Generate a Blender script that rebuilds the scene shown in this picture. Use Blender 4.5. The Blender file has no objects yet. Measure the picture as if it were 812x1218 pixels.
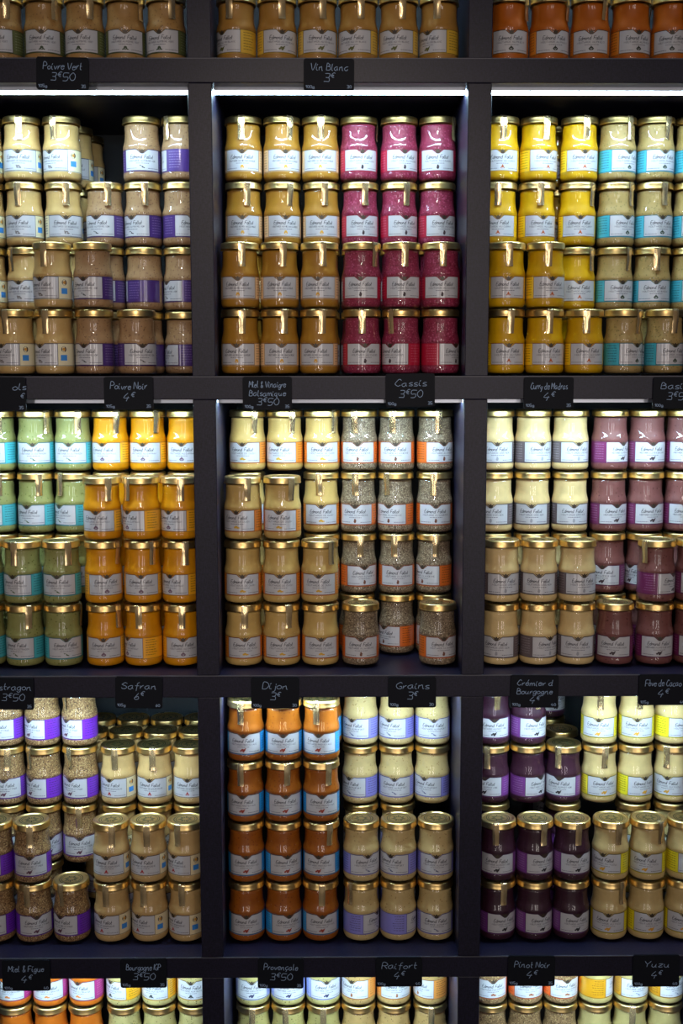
import bpy, math, random
from mathutils import Matrix, Vector
random.seed(7)
sc = bpy.context.scene
COL = sc.collection

# ------------------------------------------------------------------ camera
F_PX, PITCH, YAW, ROLL = 1403.73, 0.119817, 0.00748, 0.000968
CAM = Vector((-0.00949, -1.44616, -0.36544))
cp, sp, cy_, sy_ = math.cos(PITCH), math.sin(PITCH), math.cos(YAW), math.sin(YAW)
FWD = Vector((sy_ * cp, cy_ * cp, -sp)); RT0 = Vector((cy_, -sy_, 0)); DN0 = FWD.cross(RT0)
RT = math.cos(ROLL) * RT0 + math.sin(ROLL) * DN0
DN = -math.sin(ROLL) * RT0 + math.cos(ROLL) * DN0
cam_data = bpy.data.cameras.new('camera')
cam_data.sensor_fit = 'HORIZONTAL'; cam_data.sensor_width = 36.0
cam_data.lens = F_PX * 36.0 / 812.0; cam_data.clip_start = 0.05
cam = bpy.data.objects.new('camera', cam_data); COL.objects.link(cam)
cam.matrix_world = Matrix(((RT.x, -DN.x, -FWD.x, CAM.x), (RT.y, -DN.y, -FWD.y, CAM.y), (RT.z, -DN.z, -FWD.z, CAM.z), (0, 0, 0, 1)))
sc.camera = cam

# ------------------------------------------------------------------ world, exposure
world = bpy.data.worlds.new('shop_ambient'); sc.world = world; world.use_nodes = True
world.node_tree.nodes['Background'].inputs[0].default_value = (0.9, 0.93, 1.0, 1)
world.node_tree.nodes['Background'].inputs[1].default_value = 0.02
sc.view_settings.view_transform = 'Standard'; sc.view_settings.look = 'None'
sc.view_settings.gamma = 1.0; sc.view_settings.exposure = 0.0; sc.view_settings.use_curve_mapping = False
sc.cycles.max_bounces = 8; sc.cycles.diffuse_bounces = 3; sc.cycles.glossy_bounces = 4
sc.cycles.transparent_max_bounces = 16; sc.cycles.use_denoising = True
sc.cycles.sample_clamp_indirect = 4.0; sc.cycles.caustics_reflective = False; sc.cycles.caustics_refractive = False

LED_STRENGTH = 60.0
LED_COLOR = (0.56, 0.82, 1.0)
DAY_COLOR = (1.0, 0.90, 0.86)

def area_light(name, loc, size_x, size_y, power, color, target):
    l = bpy.data.lights.new(name, 'AREA'); l.shape = 'RECTANGLE'; l.size = size_x; l.size_y = size_y
    l.energy = power; l.color = color
    o = bpy.data.objects.new(name, l); COL.objects.link(o); o.location = loc
    o.rotation_euler = (Vector(target) - Vector(loc)).to_track_quat('-Z', 'Y').to_euler()
    return o
# daylight through the tall shop-front panes behind the photographer
PANES = [(-1.3, -3.97, 0), (1.2, -3.97, 0), (0.35, -3.97, 0)]
for px_, py_, side_ in PANES:
    area_light('daylight_pane', (px_, py_, -0.45), 0.36, 1.9, 13, DAY_COLOR, (px_ if not side_ else 0, 0 if not side_ else py_, -0.45))
# ceiling track spotlight of the shop, aimed at the shelf at eye height
SPOT_POS, SPOT_AIM = (-0.05, -2.3, 0.42), (-0.03, 0.0, -0.42)
sl = bpy.data.lights.new('track_spot_beam', 'SPOT'); sl.energy = 45; sl.color = (1.0, 0.86, 0.76); sl.spot_size = math.radians(31); sl.spot_blend = 1.0; sl.shadow_soft_size = 0.12
so = bpy.data.objects.new('track_spot_beam', sl); COL.objects.link(so); so.location = SPOT_POS
so.rotation_euler = (Vector(SPOT_AIM) - Vector(SPOT_POS)).to_track_quat('-Z', 'Y').to_euler()

# ------------------------------------------------------------------ sizes (metres)
P = 0.373            # shelf to shelf
W = 0.33158          # upright to upright
T = 0.02827          # board thickness
DEPTH = 0.315
H = 0.082            # jar height with lid
ROW = [0.0585, 0.1225, 0.1865, 0.2485]   # depth of the jar rows behind the shelf edge
def board_top(k): return -k * P
def px_x(px, y, z):                      # x of a measured image column at depth y and height z
    rel = lambda x: Vector((x, y, z)) - CAM
    x = 0.0
    for _ in range(4):
        d = rel(x); u = 406 + F_PX * d.dot(RT) / d.dot(FWD); x += (px - u) * d.dot(FWD) / F_PX
    return x
def px_z(py, y, x):
    z = 0.0
    for _ in range(6):
        d = Vector((x, y, z)) - CAM; v = 609 + F_PX * d.dot(DN) / d.dot(FWD); z -= (py - v) * d.dot(FWD) / F_PX
    return z

# ------------------------------------------------------------------ helpers
def lin(c):
    return tuple(((v / 255) / 12.92 if v / 255 <= 0.04045 else (((v / 255) + 0.055) / 1.055) ** 2.4) for v in c)

class MB:
    def __init__(self): self.v = []; self.f = []; self.m = []
    def add(self, verts, faces, mat=0):
        n = len(self.v); self.v += [tuple(p) for p in verts]
        self.f += [tuple(i + n for i in f) for f in faces]; self.m += [mat] * len(faces)
    def box(self, x0, x1, y0, y1, z0, z1, mat=0):
        self.add([(x0, y0, z0), (x1, y0, z0), (x1, y1, z0), (x0, y1, z0), (x0, y0, z1), (x1, y0, z1), (x1, y1, z1), (x0, y1, z1)],
                 [(0, 3, 2, 1), (4, 5, 6, 7), (0, 1, 5, 4), (1, 2, 6, 5), (2, 3, 7, 6), (3, 0, 4, 7)], mat)
    def lathe(self, prof, seg=40, mat=0):
        n = len(self.v)
        rings = []
        for r, z in prof:
            if r < 1e-6:
                self.v.append((0, 0, z)); rings.append([len(self.v) - 1])
            else:
                s = len(self.v)
                for i in range(seg):
                    a = 2 * math.pi * i / seg; self.v.append((r * math.cos(a), r * math.sin(a), z))
                rings.append(list(range(s, s + seg)))
        for a, b in zip(rings[:-1], rings[1:]):
            if len(a) == 1 and len(b) == 1: continue
            for i in range(seg):
                j = (i + 1) % seg
                if len(a) == 1: fc = (a[0], b[j], b[i])
                elif len(b) == 1: fc = (a[i], a[j], b[0])
                else: fc = (a[i], a[j], b[j], b[i])
                self.f.append(fc); self.m.append(mat)
    def mesh(self, name, mats, smooth=False):
        me = bpy.data.meshes.new(name); me.from_pydata(self.v, [], self.f)
        for m in mats: me.materials.append(m)
        me.polygons.foreach_set('material_index', self.m)
        me.polygons.foreach_set('use_smooth', [smooth] * len(self.f))
        me.update(); return me

def link(name, me, parent=None, loc=(0, 0, 0), rotz=0.0):
    o = bpy.data.objects.new(name, me); COL.objects.link(o)
    o.parent = parent; o.location = loc; o.rotation_euler = (0, 0, rotz); return o
def tag(o, label=None, cat=None, group=None, kind=None):
    if label: o['label'] = label
    if cat: o['category'] = cat
    if group: o['group'] = group
    if kind: o['kind'] = kind
    return o
def bevel(o, w, seg=2):
    b = o.modifiers.new('bevel', 'BEVEL'); b.width = w; b.segments = seg; b.limit_method = 'ANGLE'

# ------------------------------------------------------------------ materials
def principled(name, color, rough=0.5, metal=0.0, spec=0.5, **kw):
    m = bpy.data.materials.new(name); m.use_nodes = True
    b = m.node_tree.nodes['Principled BSDF']
    b.inputs['Base Color'].default_value = (*color, 1); b.inputs['Roughness'].default_value = rough
    b.inputs['Metallic'].default_value = metal; b.inputs['Specular IOR Level'].default_value = spec
    for k, v in kw.items(): b.inputs[k].default_value = v
    return m
def nodes(m): return m.node_tree.nodes, m.node_tree.links, m.node_tree.nodes['Principled BSDF']

def board_material():
    m = principled('charcoal_laminate', lin((40, 40, 50)), 0.38, spec=0.28)
    n, l, b = nodes(m)
    tc = n.new('ShaderNodeTexCoord')
    mp = n.new('ShaderNodeMapping'); mp.inputs['Scale'].default_value = (260, 260, 700); l.new(tc.outputs['Object'], mp.inputs[0])
    mp2 = n.new('ShaderNodeMapping'); mp2.inputs['Scale'].default_value = (800, 260, 200); l.new(tc.outputs['Object'], mp2.inputs[0])
    a = n.new('ShaderNodeTexNoise'); a.inputs['Scale'].default_value = 1.0; a.inputs['Detail'].default_value = 2; l.new(mp.outputs[0], a.inputs['Vector'])
    c = n.new('ShaderNodeTexNoise'); c.inputs['Scale'].default_value = 1.0; c.inputs['Detail'].default_value = 2; l.new(mp2.outputs[0], c.inputs['Vector'])
    big = n.new('ShaderNodeTexNoise'); big.inputs['Scale'].default_value = 9; big.inputs['Detail'].default_value = 4; l.new(tc.outputs['Object'], big.inputs['Vector'])
    ad = n.new('ShaderNodeMath'); ad.operation = 'ADD'; l.new(a.outputs[0], ad.inputs[0]); l.new(c.outputs[0], ad.inputs[1])
    ad2 = n.new('ShaderNodeMath'); ad2.operation = 'MULTIPLY_ADD'; l.new(big.outputs[0], ad2.inputs[0]); ad2.inputs[1].default_value = 0.5; l.new(ad.outputs[0], ad2.inputs[2])
    r = n.new('ShaderNodeValToRGB'); r.color_ramp.elements[0].position = 0.85; r.color_ramp.elements[1].position = 1.6
    mr = n.new('ShaderNodeMapRange'); mr.inputs[1].default_value = 0.8; mr.inputs[2].default_value = 1.7; l.new(ad2.outputs[0], mr.inputs[0])
    r.color_ramp.elements[0].position = 0.0; r.color_ramp.elements[1].position = 1.0
    r.color_ramp.elements[0].color = (*lin((8, 8, 19)), 1); r.color_ramp.elements[1].color = (*lin((34, 31, 56)), 1)
    l.new(mr.outputs[0], r.inputs[0]); l.new(r.outputs[0], b.inputs['Base Color'])
    bp = n.new('ShaderNodeBump'); bp.inputs['Strength'].default_value = 0.12; bp.inputs['Distance'].default_value = 0.0004
    l.new(ad.outputs[0], bp.inputs['Height']); l.new(bp.outputs[0], b.inputs['Normal'])
    return m
M_BOARD = board_material()
M_EDGE = principled('worn_shelf_edge', lin((78, 78, 88)), 0.5)
M_BACK = principled('black_back_panel', lin((44, 52, 58)), 0.6)
M_ALU = principled('brushed_aluminium', lin((190, 195, 205)), 0.35, 0.8)
M_LED = bpy.data.materials.new('led_diffuser'); M_LED.use_nodes = True
_b = M_LED.node_tree.nodes['Principled BSDF']; _b.inputs['Emission Color'].default_value = (*LED_COLOR, 1); _b.inputs['Emission Strength'].default_value = LED_STRENGTH
M_PLASTER = principled('shop_wall_plaster', lin((150, 140, 130)), 0.9)
M_FLOORM = principled('shop_floor_stone', lin((95, 85, 78)), 0.6)
def plaster_bump(m, s):
    n, l, b = nodes(m)
    t = n.new('ShaderNodeTexNoise'); t.inputs['Scale'].default_value = s; t.inputs['Detail'].default_value = 5
    bp = n.new('ShaderNodeBump'); bp.inputs['Strength'].default_value = 0.2; bp.inputs['Distance'].default_value = 0.003
    l.new(t.outputs[0], bp.inputs['Height']); l.new(bp.outputs[0], b.inputs['Normal'])
plaster_bump(M_PLASTER, 30); plaster_bump(M_FLOORM, 12)
M_FRAME = principled('dark_window_frame', lin((45, 42, 40)), 0.5)

def gold_material(name, color, rough):
    m = principled(name, color, rough, 1.0)
    n, l, b = nodes(m)
    t = n.new('ShaderNodeTexNoise'); t.inputs['Scale'].default_value = 120; t.inputs['Detail'].default_value = 3
    mr = n.new('ShaderNodeMapRange'); mr.inputs[3].default_value = rough * 0.8; mr.inputs[4].default_value = rough * 1.35
    l.new(t.outputs[0], mr.inputs[0]); l.new(mr.outputs[0], b.inputs['Roughness'])
    return m
M_GOLD = gold_material('gold_lid_metal', lin((232, 200, 132)), 0.30)
M_GOLDPRINT = principled('dark_gold_lid_print', lin((84, 80, 46)), 0.4, 0.5)
M_FOIL = gold_material('gold_seal_foil', lin((240, 212, 160)), 0.2)
nodes(M_FOIL)[2].inputs['Metallic'].default_value = 0.85
M_PAPER = principled('label_paper', lin((196, 195, 198)), 0.42, **{'Coat Weight': 1.0, 'Coat Roughness': 0.04})
M_INK = principled('dark_label_ink', lin((38, 36, 48)), 0.5)
M_INKSOFT = principled('grey_label_ink', lin((88, 86, 98)), 0.5)
M_EMBLEM = principled('label_crest_ink', lin((70, 60, 48)), 0.4, 0.3)
M_SLATE = principled('black_slate_card', lin((8, 13, 24)), 0.6, spec=0.18)
M_CHALK = principled('pale_blue_chalk', lin((160, 186, 222)), 0.8)

def glass_material():
    m = bpy.data.materials.new('clear_jar_glass'); m.use_nodes = True
    n = m.node_tree.nodes; l = m.node_tree.links; n.clear()
    out = n.new('ShaderNodeOutputMaterial'); mix = n.new('ShaderNodeMixShader')
    fr = n.new('ShaderNodeFresnel'); fr.inputs['IOR'].default_value = 1.5
    tr = n.new('ShaderNodeBsdfTransparent'); tr.inputs[0].default_value = (0.97, 0.98, 0.97, 1)
    gl = n.new('ShaderNodeBsdfGlossy'); gl.inputs['Roughness'].default_value = 0.02
    # thin wall: reflect on the outer side only, so light leaves the jar as freely as it enters
    ge = n.new('ShaderNodeNewGeometry'); inv = n.new('ShaderNodeMath'); inv.operation = 'SUBTRACT'; inv.inputs[0].default_value = 1.0; l.new(ge.outputs['Backfacing'], inv.inputs[1])
    mu = n.new('ShaderNodeMath'); mu.operation = 'MULTIPLY'; l.new(fr.outputs[0], mu.inputs[0]); l.new(inv.outputs[0], mu.inputs[1])
    l.new(mu.outputs[0], mix.inputs[0]); l.new(tr.outputs[0], mix.inputs[1]); l.new(gl.outputs[0], mix.inputs[2]); l.new(mix.outputs[0], out.inputs[0])
    return m
M_GLASS = glass_material()

def mustard_material(name, rgb, grain=0.0, seed_rgb=None, light_rgb=None):
    c = lin(rgb); m = principled('mustard_' + name, c, 0.45, spec=0.35)
    n, l, b = nodes(m)
    tc = n.new('ShaderNodeTexCoord')
    oi = n.new('ShaderNodeObjectInfo')
    off = n.new('ShaderNodeVectorMath'); off.operation = 'MULTIPLY_ADD'
    off.inputs[1].default_value = (3, 5, 7)
    cb = n.new('ShaderNodeCombineXYZ')
    for i in range(3): l.new(oi.outputs['Random'], cb.inputs[i])
    l.new(cb.outputs[0], off.inputs[0]); l.new(tc.outputs['Object'], off.inputs[2])
    ns = n.new('ShaderNodeTexNoise'); ns.inputs['Scale'].default_value = 90; ns.inputs['Detail'].default_value = 4; l.new(off.outputs[0], ns.inputs['Vector'])
    mx = n.new('ShaderNodeMix'); mx.data_type = 'RGBA'; l.new(ns.outputs[0], mx.inputs[0])
    mx.inputs[6].default_value = (*[v * 0.80 for v in c], 1); mx.inputs[7].default_value = (*[min(1, v * 1.18) for v in c], 1)
    cur = mx.outputs[2]
    if grain > 0:
        vo = n.new('ShaderNodeTexVoronoi'); vo.inputs['Scale'].default_value = 680 if grain > 0.5 else 560; l.new(off.outputs[0], vo.inputs['Vector'])
        sep = n.new('ShaderNodeSeparateColor'); l.new(vo.outputs['Color'], sep.inputs[0])
        for ch, rgb2, th in ((0, seed_rgb, 1 - grain * 0.42), (1, light_rgb, 1 - grain * 0.40)):
            if rgb2 is None: continue
            gt = n.new('ShaderNodeMath'); gt.operation = 'GREATER_THAN'; gt.inputs[1].default_value = th; l.new(sep.outputs[ch], gt.inputs[0])
            ds = n.new('ShaderNodeMath'); ds.operation = 'LESS_THAN'; ds.inputs[1].default_value = 0.55; l.new(vo.outputs['Distance'], ds.inputs[0])
            mu = n.new('ShaderNodeMath'); mu.operation = 'MULTIPLY'; l.new(gt.outputs[0], mu.inputs[0]); l.new(ds.outputs[0], mu.inputs[1])
            m2 = n.new('ShaderNodeMix'); m2.data_type = 'RGBA'; l.new(mu.outputs[0], m2.inputs[0]); l.new(cur, m2.inputs[6])
            m2.inputs[7].default_value = (*lin(rgb2), 1); cur = m2.outputs[2]
    l.new(cur, b.inputs['Base Color'])
    return m

# ------------------------------------------------------------------ stroke lettering
GLY = {
 'a': '45 25 04 03 12 32 45/45 43 52', 'b': '08 02/04 25 44 43 22 02', 'c': '45 25 04 03 12 32 43', 'd': '45 25 04 03 12 32 44/48 44 42 52',
 'e': '04 44 35 15 04 03 12 32 43', 'f': '48 38 27 25 20/05 45', 'g': '45 25 04 03 12 32 45/45 41 30 10 01', 'h': '08 02/04 25 35 42',
 'i': '05 03 12 22/06 17', 'j': '25 21 10 00/26 27', 'k': '08 02/45 03/24 42', 'l': '08 03 12 22', 'm': '05 02/04 15 25 32/34 45 55 62', 'n': '05 02/04 25 35 42 52',
 'o': '25 04 03 12 32 43 44 25', 'p': '05 00/04 25 44 43 22 02', 'q': '45 25 04 03 12 32 45/45 40 51', 'r': '05 02/03 25 35',
 's': '35 15 04 33 32 12 02', 't': '18 13 22 32/05 35', 'u': '05 03 12 32 45/45 42 52', 'v': '05 22 45', 'x': '05 42/45 02', 'y': '05 03 22/45 21 10 00', 'z': '05 45 02 42',
 'é': '04 44 35 15 04 03 12 32 43/26 38', 'è': '04 44 35 15 04 03 12 32 43/18 26', 'ç': '45 25 04 03 12 32 43/22 21 10', 'à': '45 25 04 03 12 32 45/45 43 52/18 26',
 'A': '02 38 62/14 54', 'B': '02 08 37 46 05/05 45 53 42 02', 'C': '57 38 16 04 13 32 53', 'D': '02 08 38 56 54 32 02', 'E': '58 08 02 52/05 45', 'F': '02 08 58/05 45',
 'G': '57 38 06 04 22 52 54 34', 'H': '02 08/52 58/05 55', 'I': '02 08', 'J': '48 43 22 03', 'L': '08 02 42', 'M': '02 08 34 68 62', 'N': '02 08 52 58',
 'O': '28 06 04 22 42 54 56 38 28', 'P': '02 08 38 56 35 05', 'Q': '28 06 04 22 42 54 56 38 28/33 61', 'R': '02 08 38 56 35 05/25 52', 'S': '57 38 17 06 54 42 12 03',
 'T': '08 68/38 32', 'U': '08 03 22 42 53 58', 'V': '08 32 68', 'X': '08 52/58 02', 'Y': '08 35 68/35 32', 'Z': '08 58 02 52', 'È': '58 08 02 52/05 45/19 39',
 'É': '58 08 02 52/05 45/19 39', 'À': '02 38 62/14 54/29 49', '&': '52 16 28 37 13 22 32 54', "'": '08 07', '-': '05 35', '.': '02 12',
 '0': '28 06 04 22 43 46 28', '1': '06 28 22', '2': '07 28 46 02 42', '3': '08 38 47 35 15/35 44 42 22 02', '4': '38 04 54/45 31', '5': '48 08 05 35 44 32 02',
 '6': '38 15 03 22 43 35 14', '7': '08 48 12', '8': '25 07 28 47 25 03 22 43 25', '9': '46 25 07 28 47 42', '€': '57 38 16 14 32 52/05 45/04 44', ' ': ''}
def smooth(pts, k=3):
    if len(pts) < 3: return pts
    out = []
    q = [pts[0]] + pts + [pts[-1]]
    for i in range(1, len(q) - 2):
        p0, p1, p2, p3 = q[i - 1:i + 3]
        for t in range(k):
            t /= k
            out.append(tuple(0.5 * (2 * b + (c - a) * t + (2 * a - 5 * b + 4 * c - d) * t * t + (3 * b - a - 3 * c + d) * t ** 3) for a, b, c, d in zip(p0, p1, p2, p3)))
    return out + [pts[-1]]
def text_strokes(s, height, curve=True, slant=0.0, gap=1.6, jitter=0.0):
    """strokes of a line of text, capital height = height, centred on x = 0, baseline at y = 0"""
    k = height / 6.0; x = 0.0; out = []; sup = False; rnd = random.Random(s)
    for ch in s:
        g = GLY.get(ch)
        sc_, up = (0.62, 3.4) if ch == '€' else (1.0, 0.0)
        if not g: x += 3.0; continue
        wmax = 0; jy = rnd.uniform(-jitter, jitter); js = 1 + rnd.uniform(-jitter, jitter) * 0.2
        for st in g.split('/'):
            pts = [(float(p[0]), float(p[1]) - 2) for p in st.split()]
            wmax = max(wmax, max(p[0] for p in pts))
            pts = [((x + p[0] * sc_ * js + slant * p[1]) * k, (p[1] * sc_ * js + up + jy) * k) for p in pts]
            out.append(smooth(pts, 3) if curve else pts)
        x += wmax * sc_ + gap
    wd = (x - gap) * k
    return [[(p[0] - wd / 2, p[1]) for p in st] for st in out], wd
def ribbons(mb, strokes, w, place, mat=0):
    """flat strokes; place(u, v) gives the 3D point"""
    for st in strokes:
        L, R = [], []
        for i, p in enumerate(st):
            a = st[max(0, i - 1)]; b = st[min(len(st) - 1, i + 1)]
            dx, dy = b[0] - a[0], b[1] - a[1]; d = math.hypot(dx, dy) or 1.0
            nx, ny = -dy / d * w / 2, dx / d * w / 2
            L.append((p[0] + nx, p[1] + ny)); R.append((p[0] - nx, p[1] - ny))
        n = len(st)
        mb.add([place(*q) for q in L] + [place(*q) for q in R], [(n + i, n + i + 1, i + 1, i) for i in range(n - 1)], mat)
def fit(s, height, width, **kw):
    st, wd = text_strokes(s, height, **kw)
    if wd > width: st = [[(x * width / wd, y) for x, y in q] for q in st]
    return st
def shift(st, du, dv): return [[(x + du, y + dv) for x, y in q] for q in st]

# ------------------------------------------------------------------ the room shell
def struct(name, mb, mat):
    return tag(link(name, mb.mesh(name, [mat])), kind='structure')
FZ, CZ, YB, YF, XR = -1.92, 0.95, 0.345, -4.0, 2.3
m = MB(); m.box(-XR, XR, YF, YB, FZ - 0.1, FZ); struct('floor', m, M_FLOORM)
m = MB(); m.box(-XR, XR, YF, YB, CZ, CZ + 0.1); struct('ceiling', m, M_PLASTER)
m = MB(); m.box(-XR - 0.1, XR + 0.1, YB, YB + 0.1, FZ, CZ); struct('wall_back', m, M_PLASTER)
m = MB(); m.box(-XR - 0.1, -XR, YF, YB, FZ, CZ); struct('wall_left', m, M_PLASTER)
m = MB(); m.box(XR, XR + 0.1, YF, YB, FZ, CZ); struct('wall_right', m, M_PLASTER)
m = MB(); m.box(-XR - 0.1, XR + 0.1, YF - 0.12, YF, FZ, CZ); struct('wall_front', m, M_PLASTER)
for i, (wx, wy, side) in enumerate(PANES):
    m = MB(); c0 = wy if side else wx
    for a in ((c0 - 0.24, c0 - 0.19, -1.46, 0.56), (c0 + 0.19, c0 + 0.24, -1.46, 0.56), (c0 - 0.19, c0 + 0.19, 0.51, 0.56), (c0 - 0.19, c0 + 0.19, -1.46, -1.41)):
        if side: m.box(*sorted((math.copysign(XR, wx), math.copysign(XR - 0.05, wx))), a[0], a[1], a[2], a[3])
        else: m.box(a[0], a[1], YF, YF + 0.05, a[2], a[3])
    struct('window_%d' % (i + 1), m, M_FRAME)

# the spotlight itself, on a rod from the ceiling
lamp = bpy.data.objects.new('pendant_spotlight', None); COL.objects.link(lamp); lamp.location = (SPOT_POS[0], SPOT_POS[1], CZ)
tag(lamp, 'black pendant spotlight on a rod from the shop ceiling', 'lamp')
m = MB(); m.lathe([(0, 0), (0.045, 0), (0.045, -0.02), (0, -0.02)], 24); link('ceiling_rose', m.mesh('ceiling_rose', [M_FRAME]), lamp)
m = MB(); m.lathe([(0.006, -0.02), (0.006, SPOT_POS[2] + 0.16 - CZ)], 12); link('rod', m.mesh('rod', [M_FRAME]), lamp)
m = MB(); m.lathe([(0, 0.16), (0.06, 0.16), (0.14, 0.10), (0.15, 0.02), (0.145, 0.02), (0.13, 0.09), (0.05, 0.145), (0, 0.145)], 32)
hs = link('housing', m.mesh('housing', [M_FRAME], True), lamp, (0, 0, SPOT_POS[2] - CZ))
hs.rotation_euler = so.rotation_euler

# ------------------------------------------------------------------ shelving unit
unit = bpy.data.objects.new('shelving_unit', None); COL.objects.link(unit); unit.location = (0, 0, FZ)
tag(unit, 'dark charcoal shelving unit with square compartments full of mustard jars', 'shelf')
uz = -FZ
XU = [-1.5 * W, -0.5 * W, 0.5 * W, 1.5 * W]
m = MB(); m.box(-1.5 * W - T / 2, 1.5 * W + T / 2, 0, DEPTH, -T, 0)
board_me = m.mesh('shelf_board', [M_BOARD])
m = MB(); m.box(-1.5 * W - T / 2, 1.5 * W + T / 2, -0.0002, 0.0012, -0.0011, 0.0001)
edge_me = m.mesh('edge_strip', [M_EDGE])
for k in range(-1, 5):
    o = link('shelf_board', board_me, unit, (0, 0, uz + board_top(k))); bevel(o, 0.0009)
    link('edge_strip', edge_me, o)
m = MB(); m.box(-T / 2, T / 2, 0.0008, DEPTH, 0, P - T)
up_me = m.mesh('upright_panel', [M_BOARD])
for k in range(0, 5):
    for x in XU:
        o = link('upright_panel', up_me, unit, (x, 0, uz + board_top(k))); bevel(o, 0.0009)
m = MB(); m.box(-1.5 * W - T / 2, 1.5 * W + T / 2, DEPTH, DEPTH + 0.012, board_top(4) - T, board_top(-1))
link('back_panel', m.mesh('back_panel', [M_BACK]), unit, (0, 0, uz))
m = MB(); m.box(-1.5 * W - T / 2, 1.5 * W + T / 2, 0.02, DEPTH, 0, uz + board_top(4) - T)
link('plinth', m.mesh('plinth', [M_BOARD]), unit)

# LED strips under the front of every shelf, one for each compartment
CELL_NAMES = {}
def led(k, c, label):
    x0, x1 = XU[c] + T / 2 + 0.0005, XU[c + 1] - T / 2 - 0.0005
    z = board_top(k) - T
    e = bpy.data.objects.new('led_strip', None); COL.objects.link(e); e.location = ((x0 + x1) / 2, 0.020, z)
    tag(e, label, 'light', 'LED strips under the shelves')
    hw = (x1 - x0) / 2
    m = MB(); m.box(-hw, hw, 0, 0.0014, -0.0045, 0); m.box(-hw, hw, 0.0014, 0.0216, -0.0012, 0); m.box(-hw, hw, 0.0216, 0.023, -0.0045, 0)
    link('profile', m.mesh('profile', [M_ALU]), e)
    m = MB(); m.box(-hw, hw, 0.0015, 0.0215, -0.0042, -0.0013)
    link('diffuser', m.mesh('diffuser', [M_LED]), e)

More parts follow.
